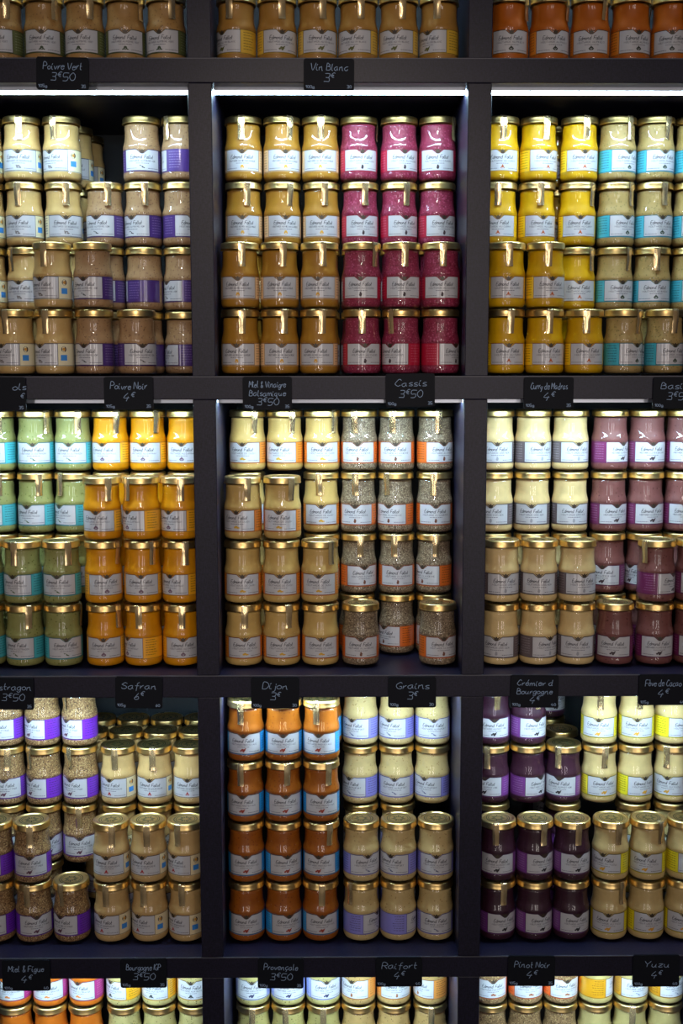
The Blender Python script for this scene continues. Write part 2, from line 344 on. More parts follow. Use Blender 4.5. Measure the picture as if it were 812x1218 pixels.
# ------------------------------------------------------------------ flavours
# name: (mustard rgb, grain, seeds, light seeds, band rgb, line rgb, print line, pictogram, description, short plural)
FL = {
 'poivre_vert': ((178, 134, 78), 0.2, (146, 108, 60), None, (98, 106, 60), (70, 62, 40), 'AU POIVRE VERT', ('dot', (50, 66, 38)), 'tan green-pepper mustard jar with olive label band', 'olive-banded'),
 'vin_blanc': ((176, 126, 56), 0, None, None, (220, 176, 58), (96, 76, 26), 'AU VIN BLANC', ('grape', (90, 92, 40)), 'golden white-wine mustard jar with gold label band', 'gold-banded'),
 'piment': ((190, 96, 14), 0, None, None, (216, 132, 36), (70, 48, 26), 'AU PIMENT', ('leafdark', (40, 44, 34)), 'deep orange mustard jar with orange label band', 'deep orange'),
 'nature': ((206, 168, 106), 0, None, None, (236, 226, 188), (66, 74, 104), 'DE BOURGOGNE', ('snail', (120, 112, 110)), 'cream mustard jar with navy-lined cream label', 'cream'),
 'poivre_noir': ((168, 130, 92), 0.3, (132, 98, 70), None, (74, 45, 116), (74, 34, 84), 'AU POIVRE NOIR', ('pod', (34, 28, 32)), 'greyish beige pepper mustard jar with purple label band', 'black pepper'),
 'miel': ((174, 122, 38), 0, None, None, (238, 200, 150), (140, 92, 44), 'AU MIEL BALSAMIQUE', ('pot', (214, 160, 40)), 'golden honey mustard jar with peach label band', 'golden honey'),
 'cassis': ((144, 44, 72), 0.5, (112, 26, 48), (176, 84, 112), (182, 22, 56), (150, 24, 60), 'AU CASSIS', ('figure', (52, 30, 40)), 'crimson blackcurrant mustard jar with red label band', 'crimson'),
 'curry': ((214, 162, 4), 0, None, None, (250, 202, 24), (170, 104, 24), 'AU CURRY', ('cone', (180, 84, 30)), 'bright yellow curry mustard jar with yellow label band', 'yellow curry'),
 'basilic': ((176, 146, 90), 0.25, (136, 120, 68), None, (62, 172, 190), (52, 104, 112), 'AU BASILIC', ('leafdark', (44, 62, 44)), 'pale basil mustard jar with turquoise label band', 'pale basil'),
 'estragon': ((148, 146, 86), 0.12, (104, 106, 40), None, (72, 176, 184), (50, 110, 118), "À L'ESTRAGON", ('pod', (70, 92, 50)), 'green tarragon mustard jar with teal label band', 'green tarragon'),
 'safran': ((224, 146, 4), 0, None, None, (250, 176, 30), (150, 88, 34), 'AU SAFRAN', ('leafdark', (110, 80, 100)), 'orange saffron mustard jar with orange label band', 'orange saffron'),
 'dijon': ((206, 168, 98), 0, None, None, (230, 136, 40), (130, 66, 40), 'DE DIJON', ('seed', (206, 160, 40)), 'smooth cream Dijon mustard jar with orange label band', 'smooth Dijon'),
 'grains': ((130, 110, 88), 0.8, (86, 68, 52), (178, 158, 130), (220, 108, 34), (150, 62, 34), 'À L\'ANCIENNE', ('figure', (110, 62, 40)), 'grey wholegrain mustard jar with orange label band', 'grey wholegrain'),
 'cremier': ((226, 194, 136), 0, None, None, (104, 90, 92), (84, 72, 78), 'CRÉMIER', ('figure', (150, 150, 156)), 'ivory creamy mustard jar with grey label band', 'ivory'),
 'cacao': ((126, 76, 72), 0.1, (90, 46, 44), None, (114, 34, 86), (96, 30, 66), 'À LA FÈVE DE CACAO', ('grape', (60, 44, 50)), 'mauve cocoa mustard jar with magenta label band', 'mauve cocoa'),
 'figue': ((146, 110, 72), .8, (84, 58, 40), (196, 162, 114), (118, 44, 190), (84, 40, 110), 'AU MIEL ET FIGUE', ('grape', (90, 50, 70)), 'grainy fig-honey mustard jar with violet label band', 'grainy fig'),
 'igp': ((206, 168, 110), 0, None, None, (232, 214, 170), (110, 70, 50), 'DE BOURGOGNE', ('cone', (170, 30, 34)), 'pale beige Burgundy mustard jar with brown-lined label', 'beige Burgundy'),
 'provencale': ((160, 86, 18), 0.15, (130, 60, 14), None, (44, 160, 226), (90, 60, 50), 'PROVENÇALE', ('grape', (150, 50, 30)), 'amber Provence mustard jar with blue label band', 'amber'),
 'raifort': ((206, 178, 122), 0.12, (172, 138, 86), None, (140, 136, 214), (104, 100, 150), 'AU RAIFORT', ('pod', (80, 84, 120)), 'beige horseradish mustard jar with lavender label band', 'beige horseradish'),
 'pinot': ((58, 26, 42), 0.12, (44, 16, 28), None, (122, 58, 136), (72, 32, 66), 'AU PINOT NOIR', ('grape', (30, 26, 30)), 'dark plum wine mustard jar with purple label band', 'dark plum'),
 'yuzu': ((210, 180, 122), 0, None, None, (236, 218, 40), (120, 104, 30), 'AU YUZU', ('grape', (210, 150, 30)), 'pale yuzu mustard jar with lemon-yellow label band', 'pale yuzu'),
 'miel_orange': ((206, 106, 24), 0, None, None, (172, 40, 118), (120, 60, 90), "À L'ORANGE", ('seed', (214, 120, 40)), 'orange mustard jar with magenta label band', 'magenta-banded orange'),
 'olive': ((190, 172, 112), 0.2, (110, 100, 56), None, (232, 168, 30), (120, 90, 40), 'AUX OLIVES', ('dot', (44, 44, 44)), 'pale olive mustard jar with amber label band', 'pale olive'),
 'myrtille': ((184, 168, 104), 0.15, (110, 100, 56), None, (156, 166, 224), (90, 96, 140), 'AUX MYRTILLES', ('grape', (44, 44, 84)), 'pale mustard jar with periwinkle label band and dark berries', 'periwinkle-banded'),
 'noix': ((186, 150, 94), 0.15, (124, 88, 52), None, (224, 146, 66), (130, 80, 44), 'AUX NOIX', ('figure', (150, 90, 50)), 'tan nut mustard jar with copper label band', 'copper-banded'),
 'pain_epices': ((136, 104, 70), 0.8, (80, 56, 38), (186, 152, 108), (236, 104, 40), (110, 54, 34), "PAIN D'ÉPICES", ('seed', (150, 84, 40)), 'brown grainy spice mustard jar with red-orange label band', 'brown grainy'),
 'agrume': ((186, 166, 108), 0, None, None, (200, 140, 24), (110, 84, 40), 'AUX AGRUMES', ('pod', (110, 120, 140)), 'pale citrus mustard jar with ochre label band', 'pale citrus'),
}

# ------------------------------------------------------------------ jar meshes
mm = 0.001
RB = 24.5
def prof(ls): return [(r * mm, z * mm) for r, z in ls]
g = MB(); g.lathe(prof([(0, 1.6), (14, 1.4), (18.5, 0.4), (20.6, 0.0), (22.2, 0.7), (23.5, 2.4), (24.2, 5.0), (24.5, 8.0), (24.5, 10.2), (24.2, 11.2), (24.0, 12.2), (24.0, 40.8),
                       (24.3, 41.6), (24.42, 42.8), (24.35, 44.2), (24.08, 45.6), (23.53, 47.6), (22.83, 50.0), (22.33, 52.5), (22.03, 55), (21.88, 57.5), (21.8, 60), (21.78, 63.5), (21.85, 67.2), (22.5, 68.3), (22.6, 69.6), (22.1, 70.5), (21.6, 71.6), (21.6, 77)]), 44)
ME_GLASS = g.mesh('glass', [M_GLASS], True)
g = MB(); g.lathe(prof([(0, 4.0), (14, 3.8), (19.8, 2.8), (22.2, 3.6), (23.5, 6.0), (24.15, 9.0), (23.75, 12.2), (23.75, 40.8), (24.1, 42), (24.1, 43.2), (23.95, 44.8), (23.3, 47.6), (22.6, 50.0), (22.1, 52.5),
                       (21.8, 55), (21.65, 57.5), (21.55, 64.0), (21.55, 68.5), (21.2, 71.5), (0, 71.8)]), 44)
ME_MUST_BASE = g
g = MB(); g.lathe(prof([(21.7, 75.0), (23.2, 73.4), (23.9, 73.0), (24.3, 73.6), (24.15, 74.5), (23.85, 75.1), (23.85, 79.2), (23.6, 80.7), (22.9, 81.7), (21.9, 82.0), (20.6, 82.0),
                       (19.9, 81.5), (19.6, 80.9), (18.6, 80.8), (17.9, 81.1), (17.2, 81.1), (16.6, 80.8), (0, 80.8)]), 44)
ME_LID_B = g
# a round printed crest on the lid
for rr, ww in ((15.2, 0.5), (12.6, 0.35)):
    n = 40; vs = [((rr + s * ww) * mm * math.cos(2 * math.pi * i / n), (rr + s * ww) * mm * math.sin(2 * math.pi * i / n), 80.88 * mm) for s in (-1, 1) for i in range(n)]
    g.add(vs, [(i, (i + 1) % n, n + (i + 1) % n, n + i) for i in range(n)][::1], 1)
    g.f[-n:] = [tuple(reversed(f)) if False else f for f in g.f[-n:]]
for i in range(14):
    a = 2 * math.pi * i / 14; r0, r1 = 3.2 * mm, (10.5 if i % 2 else 8.0) * mm; da = 0.17
    g.add([(r0 * math.cos(a), r0 * math.sin(a), 80.9 * mm), ((r0 + r1) / 2 * math.cos(a - da), (r0 + r1) / 2 * math.sin(a - da), 80.9 * mm), (r1 * math.cos(a), r1 * math.sin(a), 80.9 * mm), ((r0 + r1) / 2 * math.cos(a + da), (r0 + r1) / 2 * math.sin(a + da), 80.9 * mm)], [(0, 1, 2, 3)], 1)
ME_LID = g.mesh('lid', [M_GOLD, M_GOLDPRINT], True)
# paper seal: from the lid top over the edge and down onto the shoulder
def seal_mesh(curl):
    g = MB(); hw = 4.1
    path = [(17.5, 82.06), (21.5, 82.2), (23.3, 81.9), (24.0, 80.9), (24.15, 79.0), (24.4, 74.5), (24.6, 72.0), (24.75, 68.6), (24.6, 66), (24.2 + curl * .2, 63), (23.75 + curl * .45, 60), (23.35 + curl * .7, 57), (23.2 + curl * .9, 54.5), (23.3 + curl * 1.1, 52)]
    for th in (0.0, 0.18):
        n0 = len(g.v)
        for r, z in path:
            for j in range(5):
                u = -hw + 2 * hw * j / 4
                a = u / 24.0; rr = r + th - 0.035 * u * u * (1 if z < 72 else 0)
                g.v.append(((r + th) * math.sin(a) * mm, -rr * math.cos(a) * mm, z * mm))
        for i in range(len(path) - 1):
            for j in range(4):
                q = (n0 + i * 5 + j, n0 + i * 5 + j + 1, n0 + (i + 1) * 5 + j + 1, n0 + (i + 1) * 5 + j)
                g.f.append(q[::-1] if th else q); g.m.append(0)
    return g.mesh('seal_strip', [M_FOIL], True)
ME_SEALS = [seal_mesh(0.0), seal_mesh(0.9), seal_mesh(2.0)]

def cyl(r):
    return lambda u, v: (r * mm * math.sin(u / RB), -r * mm * math.cos(u / RB), v * mm)
def arc_strip(mb, u0, u1, vlo, vhi, r, mat=0, n=None):
    n = n or max(2, int(abs(u1 - u0) / 2.2)); pl = cyl(r); vs = []; fs = []
    for i in range(n + 1):
        u = u0 + (u1 - u0) * i / n
        vs += [pl(u, vlo(u) if callable(vlo) else vlo), pl(u, vhi(u) if callable(vhi) else vhi)]
    fs = [(2 * i, 2 * i + 2, 2 * i + 3, 2 * i + 1) for i in range(n)]
    mb.add(vs, fs, mat)
def disc(mb, u, v, ru, rv, r, mat, n=12, rot=0.0):
    pl = cyl(r)
    pts = []
    for i in range(n):
        a = 2 * math.pi * i / n; x, y = ru * math.cos(a), rv * math.sin(a)
        pts.append(pl(u + x * math.cos(rot) - y * math.sin(rot), v + x * math.sin(rot) + y * math.cos(rot)))
    mb.add(pts, [tuple(range(n))], mat)
PICT = {
 'dot': [(0, 0, 2.2, 2.4, 0), (-2.6, -1.4, 1.4, .8, .4), (2.6, -1.4, 1.4, .8, -.4)],
 'grape': [(-1.2, .8, 1.5, 1.4, 0), (1.3, .5, 1.5, 1.4, 0), (.1, -1.1, 1.5, 1.4, 0), (-3.2, -.6, 1.4, 1.2, 0), (2.4, 1.9, 1.6, .7, .6)],
 'leafdark': [(-1.7, .5, 2.0, .8, .8), (1.7, .5, 2.0, .8, -.8), (0, 1.2, .9, 2.0, 0), (-1.4, -1.2, 1.6, .8, -.5), (1.5, -1.2, 1.6, .8, .5)],
 'snail': [(0, 0, 2.6, 2.0, .3), (2.4, -1, 1.8, 1.0, 0), (-2.0, 1.5, 1.3, .8, -.5)],
 'pod': [(-1.0, .5, 3.0, .9, -.5), (1.3, -.9, 2.2, .7, -.3)],
 'pot': [(0, -.4, 2.4, 2.2, 0), (0, 1.8, 1.7, .7, 0)],
 'figure': [(0, 1.6, 1.2, 1.2, 0), (0, -.8, 1.7, 2.0, 0), (1.3, .6, .8, .6, 0)],
 'cone': [(0, -1, 2.8, 1.3, 0), (0, .6, 1.5, 1.6, 0), (0, 2.1, .7, 1.0, 0)],
 'seed': [(-1.6, 0, 1.8, 1.3, .2), (1.5, -.2, 1.8, 1.3, -.2), (0, 1.1, 1.6, 1.1, 0), (3.6, -.4, 1.0, .9, 0)],
}
V0, V1 = 12.2, 40.4            # label band bottom / top (mm)
PW = math.radians(57) * RB     # half width of the white panel
def panel_top(u):
    a = abs(u)
    return 39.5 - (max(0.0, min(1.0, (7.8 - a) / 6.2)) * 5.0)
def make_flavour(key):
    rgb, grain, sd, lt, band, line, text, pic, desc, short = FL[key]
    m_must = mustard_material(key, rgb, grain, sd, lt)
    me_must = ME_MUST_BASE.mesh('mustard', [m_must], True)
    m_band = principled('label_band_' + key, lin(band), 0.4, **{'Coat Weight': 1.0, 'Coat Roughness': 0.04})
    m_line = principled('label_line_' + key, lin([v * 0.8 for v in line]), 0.45)
    m_pic = principled('label_picture_' + key, lin(pic[1]), 0.5)
    cream = key in ('nature', 'igp')
    m_side = principled('label_side_print_' + key, lin(line if cream else ([v * 0.62 for v in band] if sum(band) > 330 else [v * 0.7 + 70 for v in band])), 0.5)
    # band wrapped round the jar
    b = MB(); pl = cyl(24.12); UA = math.radians(172) * RB
    band_top = lambda u: min(V1, panel_top(u) + 1.0)
    arc_strip(b, -UA, -9, V0, V1, 24.12, 0, 30); arc_strip(b, -9, 9, V0, band_top, 24.12, 0, 24); arc_strip(b, 9, UA, V0, V1, 24.12, 0, 30)
    arc_strip(b, -UA, UA, V0 + .35, V0 + .9, 24.15, 1, 72)
    for a0_, a1_ in ((-UA, -9), (9, UA)): arc_strip(b, a0_, a1_, V1 - .6, V1 - .05, 24.15, 1, 30)
    arc_strip(b, -9, 9, lambda u: band_top(u) - .6, lambda u: band_top(u) - .05, 24.15, 1, 24)
    for s in (-1, 1):          # print on the coloured sides
        for i in range(7):
            v = 37.0 - i * 3.2; a0, a1 = math.radians(66) * RB, math.radians(random.choice((96, 100, 104))) * RB
            if cream and s > 0: continue
            u = a0
            while u < a1:
                w = random.uniform(1.4, 3.6); arc_strip(b, s * u, s * min(u + w, a1), v - .45, v + .45, 24.15, 2, 2); u += w + 0.8
                if s < 0: b.f[-2:] = [f[::-1] for f in b.f[-2:]]
    if cream:
        uc = math.radians(76) * RB
        disc(b, uc, 33, 3.6, 3.6, 24.15, 3, 18); disc(b, uc, 33, 2.0, 2.0, 24.18, 4, 14)
        arc_strip(b, uc - 4.4, uc + 4.4, 19, 26, 24.15, 5, 4)
    mats = [m_band, m_line, m_side]
    if cream: mats += [principled('badge_dark_' + key, lin((60, 30, 34)), .5), principled('badge_gold_' + key, lin((206, 150, 60)), .5), principled('badge_blue_' + key, lin((60, 140, 220)), .5)]
    me_band = b.mesh('label', mats, True)
    # white front panel with the V notch and its outline
    p = MB(); arc_strip(p, -PW, PW, V0 + 1.5, panel_top, 24.20, 0, 44)
    me_panel = p.mesh('label_panel', [M_PAPER], True)
    w = 0.55
    q = MB()
    arc_strip(q, -PW, PW, V0 + 1.2, V0 + 1.7, 24.24, 1, 40)
    arc_strip(q, -PW, PW, lambda u: panel_top(u) - .1, lambda u: panel_top(u) + .5, 24.24, 1, 44)
    for s in (-1, 1): arc_strip(q, s * PW - .3, s * PW + .3, V0 + 1.2, 39.9, 24.24, 1, 2)
    # crest in the notch
    disc(q, 0, 37.3, 3.1, 1.6, 24.24, 2, 12); disc(q, 0, 36.0, 2.2, 1.6, 24.25, 2, 10); disc(q, 0, 39.2, 1.3, 1.0, 24.25, 2, 8)
    for s in (-1, 1):
        disc(q, s * 4.9, 39.6, .7, .5, 24.24, 2, 6); disc(q, s * 3.1, 38.7, 1.4, .8, 24.24, 2, 8, s * .5)
    pl = cyl(24.24)
    ribbons(q, shift(fit('Edmond  Fallot', 4.3, 30, slant=0.38, gap=0.9), -0.8, 28.6), 0.58, pl, 0)
    ribbons(q, shift(fit('MOUTARDE ' + text, 2.1, 36, curve=False), 0, 24.6), 0.36, pl, 3)
    u = -8.0
    while u < 8: ww = random.uniform(1, 2.6); arc_strip(q, u, u + ww, 22.2, 22.9, 24.24, 3, 2); u += ww + .6
    for u0, u1 in ((-PW + 1.5, -7), (7.5, PW - 1.5)):
        u = u0
        while u < u1: ww = random.uniform(.8, 2); arc_strip(q, u, min(u + ww, u1), 16.0, 16.7, 24.24, 3, 2); u += ww + .5
    for du, dv, ru, rv, rot in PICT[pic[0]]: disc(q, du, 18.2 + dv, ru, rv, 24.24 + random.uniform(0, .03), 4, 12, rot)
    me_print = q.mesh('lettering', [M_INK, m_line, M_EMBLEM, M_INKSOFT, m_pic], True)
    return dict(must=me_must, band=me_band, panel=me_panel, text=me_print, desc=desc, short=short)
FM = {k: make_flavour(k) for k in FL}
JARS = []
def jar(key, x, y, z, lab=0.0, seal=None, label='', group=''):
    f = FM[key]
    r = bpy.data.objects.new('mustard_jar', None); COL.objects.link(r); r.location = (x, y, z); r.empty_display_size = 0.02
    tag(r, label, 'jar', group)
    link('glass', ME_GLASS, r); link('mustard', f['must'], r, rotz=random.uniform(0, 6.28)); link('lid', ME_LID, r, rotz=random.uniform(0, 6.28))
    lb = link('label', f['band'], r, rotz=math.radians(lab))
    link('label_panel', f['panel'], lb); link('lettering', f['text'], lb)
    if seal is None: seal = random.uniform(120, 240)
    link('seal_strip', random.choice(ME_SEALS), r, rotz=math.radians(seal))
    JARS.append(r); return r
LAYER = ['bottom layer', 'second layer', 'third layer', 'top layer']
DROW = ['front row', 'second row', 'third row', 'fourth row']
def jar_px(key, px, k, layer, row, lab, seal, dy=0.0):
    y = ROW[row] + dy; z = board_top(k) + layer * H + 0.0004
    return (key, px_x(px, y, z + 0.03), y, z, lab, seal, layer, row)

# ------------------------------------------------------------------ the jars, compartment by compartment
# every line: (layer, row, [(flavour, column px, label turn, seal turn), ...])
N = None
CELLS = []
CELLS.append((1, ('nature', 'poivre_noir'), [
 (3, 1, [('nature', -18, 0, 10), ('nature', 26.3, 0, 5), ('nature', 74, -28, -14), ('poivre_noir', 170, 9, N), ('poivre_noir', 216, -96, -40)]),
 (3, 2, [('nature', 90, 0, N)]), (3, 3, [('nature', 104, -10, N)]),
 (2, 1, [('nature', -16, -10, 0), ('nature', 30, -11, -7), ('nature', 76.5, 18, 20), ('poivre_noir', 128, -19, 20), ('poivre_noir', 172, -30, 15), ('poivre_noir', 219, 44, N)]),
 (1, 0, [('nature', 63, -28, -13), ('poivre_noir', 111, -19, N)]),
 (1, 1, [('nature', -13, -10, 20), ('nature', 31, -10, -38), ('nature', 77, 0, N), ('poivre_noir', 131, -20, -40), ('poivre_noir', 175, -112, N), ('poivre_noir', 219.5, -52, N)]),
 (0, 0, [('nature', -31, -20, -10), ('nature', 17, -31, -15), ('nature', 65, -36, -14), ('poivre_noir', 113, -23, N), ('poivre_noir', 163, 26, N)]),
 (0, 1, [('nature', -13, 0, N), ('nature', 32, 0, N), ('nature', 78, 0, N), ('poivre_noir', 131, -60, N), ('poivre_noir', 176, -60, N), ('poivre_noir', 220, -66, N)]),
 ], [(3, 2, 'nature'), (3, 3, 'nature')]))
CELLS.append((1, ('miel', 'cassis'), [
 (3, 1, [('miel', 289.5, 0, -2), ('miel', 336, 13, 27), ('miel', 381, 0, 2), ('cassis', 426, 10, 80), ('cassis', 475.5, 15, N), ('cassis', 520, -3, 55)]),
 (2, 1, [('miel', 290, 0, 15), ('miel', 336, 12, 27), ('miel', 382, 2, 12), ('cassis', 428, 9, 15), ('cassis', 475.5, 20, 22), ('cassis', 521, 19, N)]),
 (1, 0, [('miel', 286, -3, 10), ('miel', 332, 3, 14), ('miel', 380, -5, 11), ('cassis', 430, -5, 43), ('cassis', 478, 6, 8), ('cassis', 525, 0, 2)]),
 (0, 0, [('miel', 287, -8, 10), ('miel', 332, 8, 17), ('miel', 379, -9, 11), ('cassis', 430, 9, 0), ('cassis', 478, -38, -37), ('cassis', 524, 50, N)]),
 ], []))
CELLS.append((1, ('curry', 'basilic'), [
 (3, 1, [('curry', 596, 0, 2), ('curry', 638.5, 22, 16), ('curry', 689.5, 7, 11), ('basilic', 735.5, 28, 29), ('basilic', 780.6, 16, 26), ('basilic', 826, 30, 20)]),
 (3, 2, [('curry', 662, 0, N)]),
 (2, 1, [('curry', 593, -9, -10), ('curry', 637, 12, 3), ('curry', 685.5, 0, 43), ('basilic', 733, 27, 41), ('basilic', 778, 14, 19), ('basilic', 823, 12, N)]),
 (1, 0, [('curry', 602.6, 0, 2), ('curry', 646.5, 12, 0)]),
 (1, 1, [('curry', 687, 0, 42), ('basilic', 731, 15, 38), ('basilic', 776, 0, 0), ('basilic', 820, 20, N)]),
 (0, 0, [('curry', 601.6, 3, 8), ('curry', 646, 10, 5), ('curry', 694, 4, -5), ('basilic', 740.6, 33, 38), ('basilic', 789, 20, 18)]),
 ], [(3, 2, 'curry')]))
CELLS.append((2, ('estragon', 'safran'), [
 (3, 1, [('estragon', -2.5, -20, 20), ('estragon', 43.6, 3, 50), ('estragon', 87.5, -3, 28), ('safran', 131, -17, 30), ('safran', 176, -8, 38), ('safran', 222, -5, N)]),
 (2, 1, [('estragon', -2, -30, 20), ('estragon', 43.6, -18, 24), ('estragon', 87.5, -39, -32)]),
 (2, 0, [('safran', 122, -10, 30), ('safran', 169, -40, -38), ('safran', 215, -31, 10)]),
 (1, 0, [('estragon', -22, 0, N), ('estragon', 25.6, -19, -12), ('estragon', 74, -3, 33), ('safran', 123.5, 20, 62), ('safran', 170, 3, 41), ('safran', 216, -29, 21)]),
 (0, 0, [('estragon', -20, -15, N), ('estragon', 28.6, -17, 27), ('estragon', 76, 20, 85), ('safran', 126, 4, 55), ('safran', 171, -51, -5), ('safran', 216, 11, 9)]),
 ], []))
CELLS.append((2, ('dijon', 'grains'), [
 (3, 1, [('dijon', 295, -13, 28), ('dijon', 339, -18, 27), ('dijon', 383, 2, 43), ('grains', 426, -6, -17), ('grains', 470.6, -5, -16), ('grains', 518, 26, 7)]),
 (2, 1, [('dijon', 382, 0, -7), ('grains', 426, -12, -11), ('grains', 470, -25, -33), ('grains', 517, 0, -8)]),
 (2, 0, [('dijon', 289, -17, 19), ('dijon', 335.7, -9, 32)]),
 (1, 0, [('dijon', 289, 2, N), ('dijon', 335, -3, N), ('dijon', 380, -3, 38)]),
 (1, 1, [('grains', 426, 18, 5), ('grains', 471.5, 1, -11), ('grains', 516.6, -44, 1)]),
 (0, 0, [('dijon', 290, 8, 8), ('dijon', 335, 3, 25), ('dijon', 381, 3, N), ('grains', 428.7, 0, N), ('grains', 520.7, 15, N)]),
 (0, 1, [('grains', 471.5, -50, N)]),
 ], []))
CELLS.append((2, ('cremier', 'cacao'), [
 (3, 1, [('cremier', 590, -3, N), ('cremier', 633, 21, N), ('cremier', 677.7, 17, N), ('cacao', 728, 35, N), ('cacao', 772.6, 6, N), ('cacao', 816, -5, N)]),
 (2, 1, [('cremier', 588, -20, N), ('cremier', 632, -10, N), ('cremier', 677, 3, N), ('cacao', 724, 17, N), ('cacao', 768.7, 13, N), ('cacao', 813, 0, N)]),
 (1, 0, [('cremier', 596, 8, N), ('cremier', 639.7, -8, N), ('cremier', 685, 12, N), ('cacao', 782, 50, -53), ('cacao', 829, 0, N)]),
 (1, 1, [('cacao', 723, -26, N), ('cacao', 767, -60, N)]),
 (0, 0, [('cremier', 597, -19, N), ('cremier', 638, 31, N), ('cremier', 683, -5, N), ('cacao', 730, -16, N), ('cacao', 779, 3, N), ('cacao', 825, 0, N)]),
 ], []))
CELLS.append((3, ('figue', 'igp'), [
 (3, 1, [('figue', 7, -17, 0), ('figue', 51, -38, -48), ('figue', 95, -38, -45)]),
 (2, 1, [('figue', 10, 0, 15), ('figue', 53, -38, -42), ('figue', 96.5, -26, -28), ('igp', 142.7, -22, -2), ('igp', 185.7, -9, 2), ('igp', 229.5, -5, N)]),
 (2, 2, [('igp', 118, 0, N), ('igp', 155.5, 0, N), ('igp', 196, 0, N), ('igp', 236, 0, N)]),
 (2, 3, [('igp', 126, 0, N), ('igp', 163, 0, N), ('igp', 201, 0, N), ('igp', 239, 0, N)]),
 (1, 1, [('figue', 12, 0, N), ('figue', 54, 30, N), ('figue', 95, 8, 7)]),
 (1, 0, [('figue', -7, -26, N), ('figue', 39, 4, 7), ('igp', 133, -7, 13), ('igp', 178, -13, 3), ('igp', 222, -37, -20)]),
 (0, 0, [('figue', -8, -15, N), ('figue', 40, 21, -8), ('figue', 86, -29, -24), ('igp', 134, -26, -10), ('igp', 179, -34, -11), ('igp', 223, -43, -9)]),
 ], []))
CELLS.append((3, ('provencale', 'raifort'), [
 (3, 0, [('provencale', 293, -4, -12), ('provencale', 336.6, 1, N), ('provencale', 381.7, -8, -15)]),
 (3, 1, [('provencale', 387, 0, N), ('raifort', 428.7, -30, N), ('raifort', 473, -28, N), ('raifort', 515, 0, N)]),
 (2, 0, [('provencale', 292, -6, -11), ('provencale', 337, 10, 15), ('provencale', 382, 3, 25)]),
 (2, 1, [('raifort', 428, -40, N), ('raifort', 471.5, -9, N), ('raifort', 514, -31, N)]),
 (1, 0, [('provencale', 293, 4, N), ('provencale', 337, 15, N), ('provencale', 382, -8, 29), ('raifort', 430.5, 20, N), ('raifort', 475, -28, N), ('raifort', 519, -2, N)]),
 (0, 0, [('provencale', 294, 3, N), ('provencale', 337, 20, N), ('provencale', 381, 6, 5), ('raifort', 432, 62, -40), ('raifort', 475, 82, N), ('raifort', 518, 0, N)]),
 ], []))
CELLS.append((3, ('pinot', 'yuzu'), [
 (3, 1, [('pinot', 585, 0, 9), ('pinot', 627.7, 22, 26), ('yuzu', 712, -14, -9), ('yuzu', 756.5, -11, -4), ('yuzu', 799, 31, N)]),
 (3, 3, [('pinot', 652, 20, N)]),
 (2, 1, [('pinot', 584, -30, -22), ('pinot', 627, 42, N), ('pinot', 669.7, -24, -28), ('yuzu', 711.6, 7, 6), ('yuzu', 754, 22, N), ('yuzu', 798, -29, -33)]),
 (2, 2, [('pinot', 666, 0, N)]),
 (1, 0, [('pinot', 594, -8, -14), ('pinot', 634, 24, 20), ('pinot', 678, 12, 10), ('yuzu', 729.7, -36, 13), ('yuzu', 773.5, -20, 32), ('yuzu', 816, 23, N)]),
 (0, 0, [('pinot', 593, 20, 14), ('pinot', 634, 22, N), ('pinot', 676, 13, N), ('yuzu', 726, -14, 31), ('yuzu', 770, 6, N), ('yuzu', 813, -10, N)]),
 ], []))
CELLS.append((4, ('miel_orange', 'olive'), [
 (3, 1, [('miel_orange', 17, -10, N), ('miel_orange', 60, 0, N), ('miel_orange', 103, -19, N), ('olive', 150, -40, N), ('olive', 193, -19, N), ('olive', 234, -5, N)]),
 (2, 1, [('miel_orange', 20, 0, N), ('miel_orange', 61, 0, N), ('miel_orange', 103, 0, N), ('olive', 152, 0, N), ('olive', 195, 0, N), ('olive', 236, 0, N)]),
 ], []))
CELLS.append((4, ('myrtille', 'noix'), [
 (3, 1, [('myrtille', 301, 0, N), ('myrtille', 342.5, 5, N), ('myrtille', 384.5, 12, N), ('noix', 426, -25, N), ('noix', 468, 8, N), ('noix', 512, -50, N)]),
 (2, 1, [('myrtille', 302, 0, 0), ('myrtille', 343, 0, -8), ('myrtille', 384.5, 0, 0), ('noix', 426, 0, N), ('noix', 468, 0, N), ('noix', 512, 0, 0)]),
 ], []))
CELLS.append((4, ('pain_epices', 'agrume'), [
 (3, 1, [('pain_epices', 582, 5, N), ('pain_epices', 625, 10, N), ('pain_epices', 667, 12, N), ('agrume', 711, 80, N), ('agrume', 753, 12, N), ('agrume', 795, 25, N)]),
 (2, 1, [('pain_epices', 585, 0, N), ('pain_epices', 626, 0, N), ('pain_epices', 667, 0, N), ('agrume', 711, 0, N), ('agrume', 753, 0, -5), ('agrume', 794, 0, N)]),
 ], []))

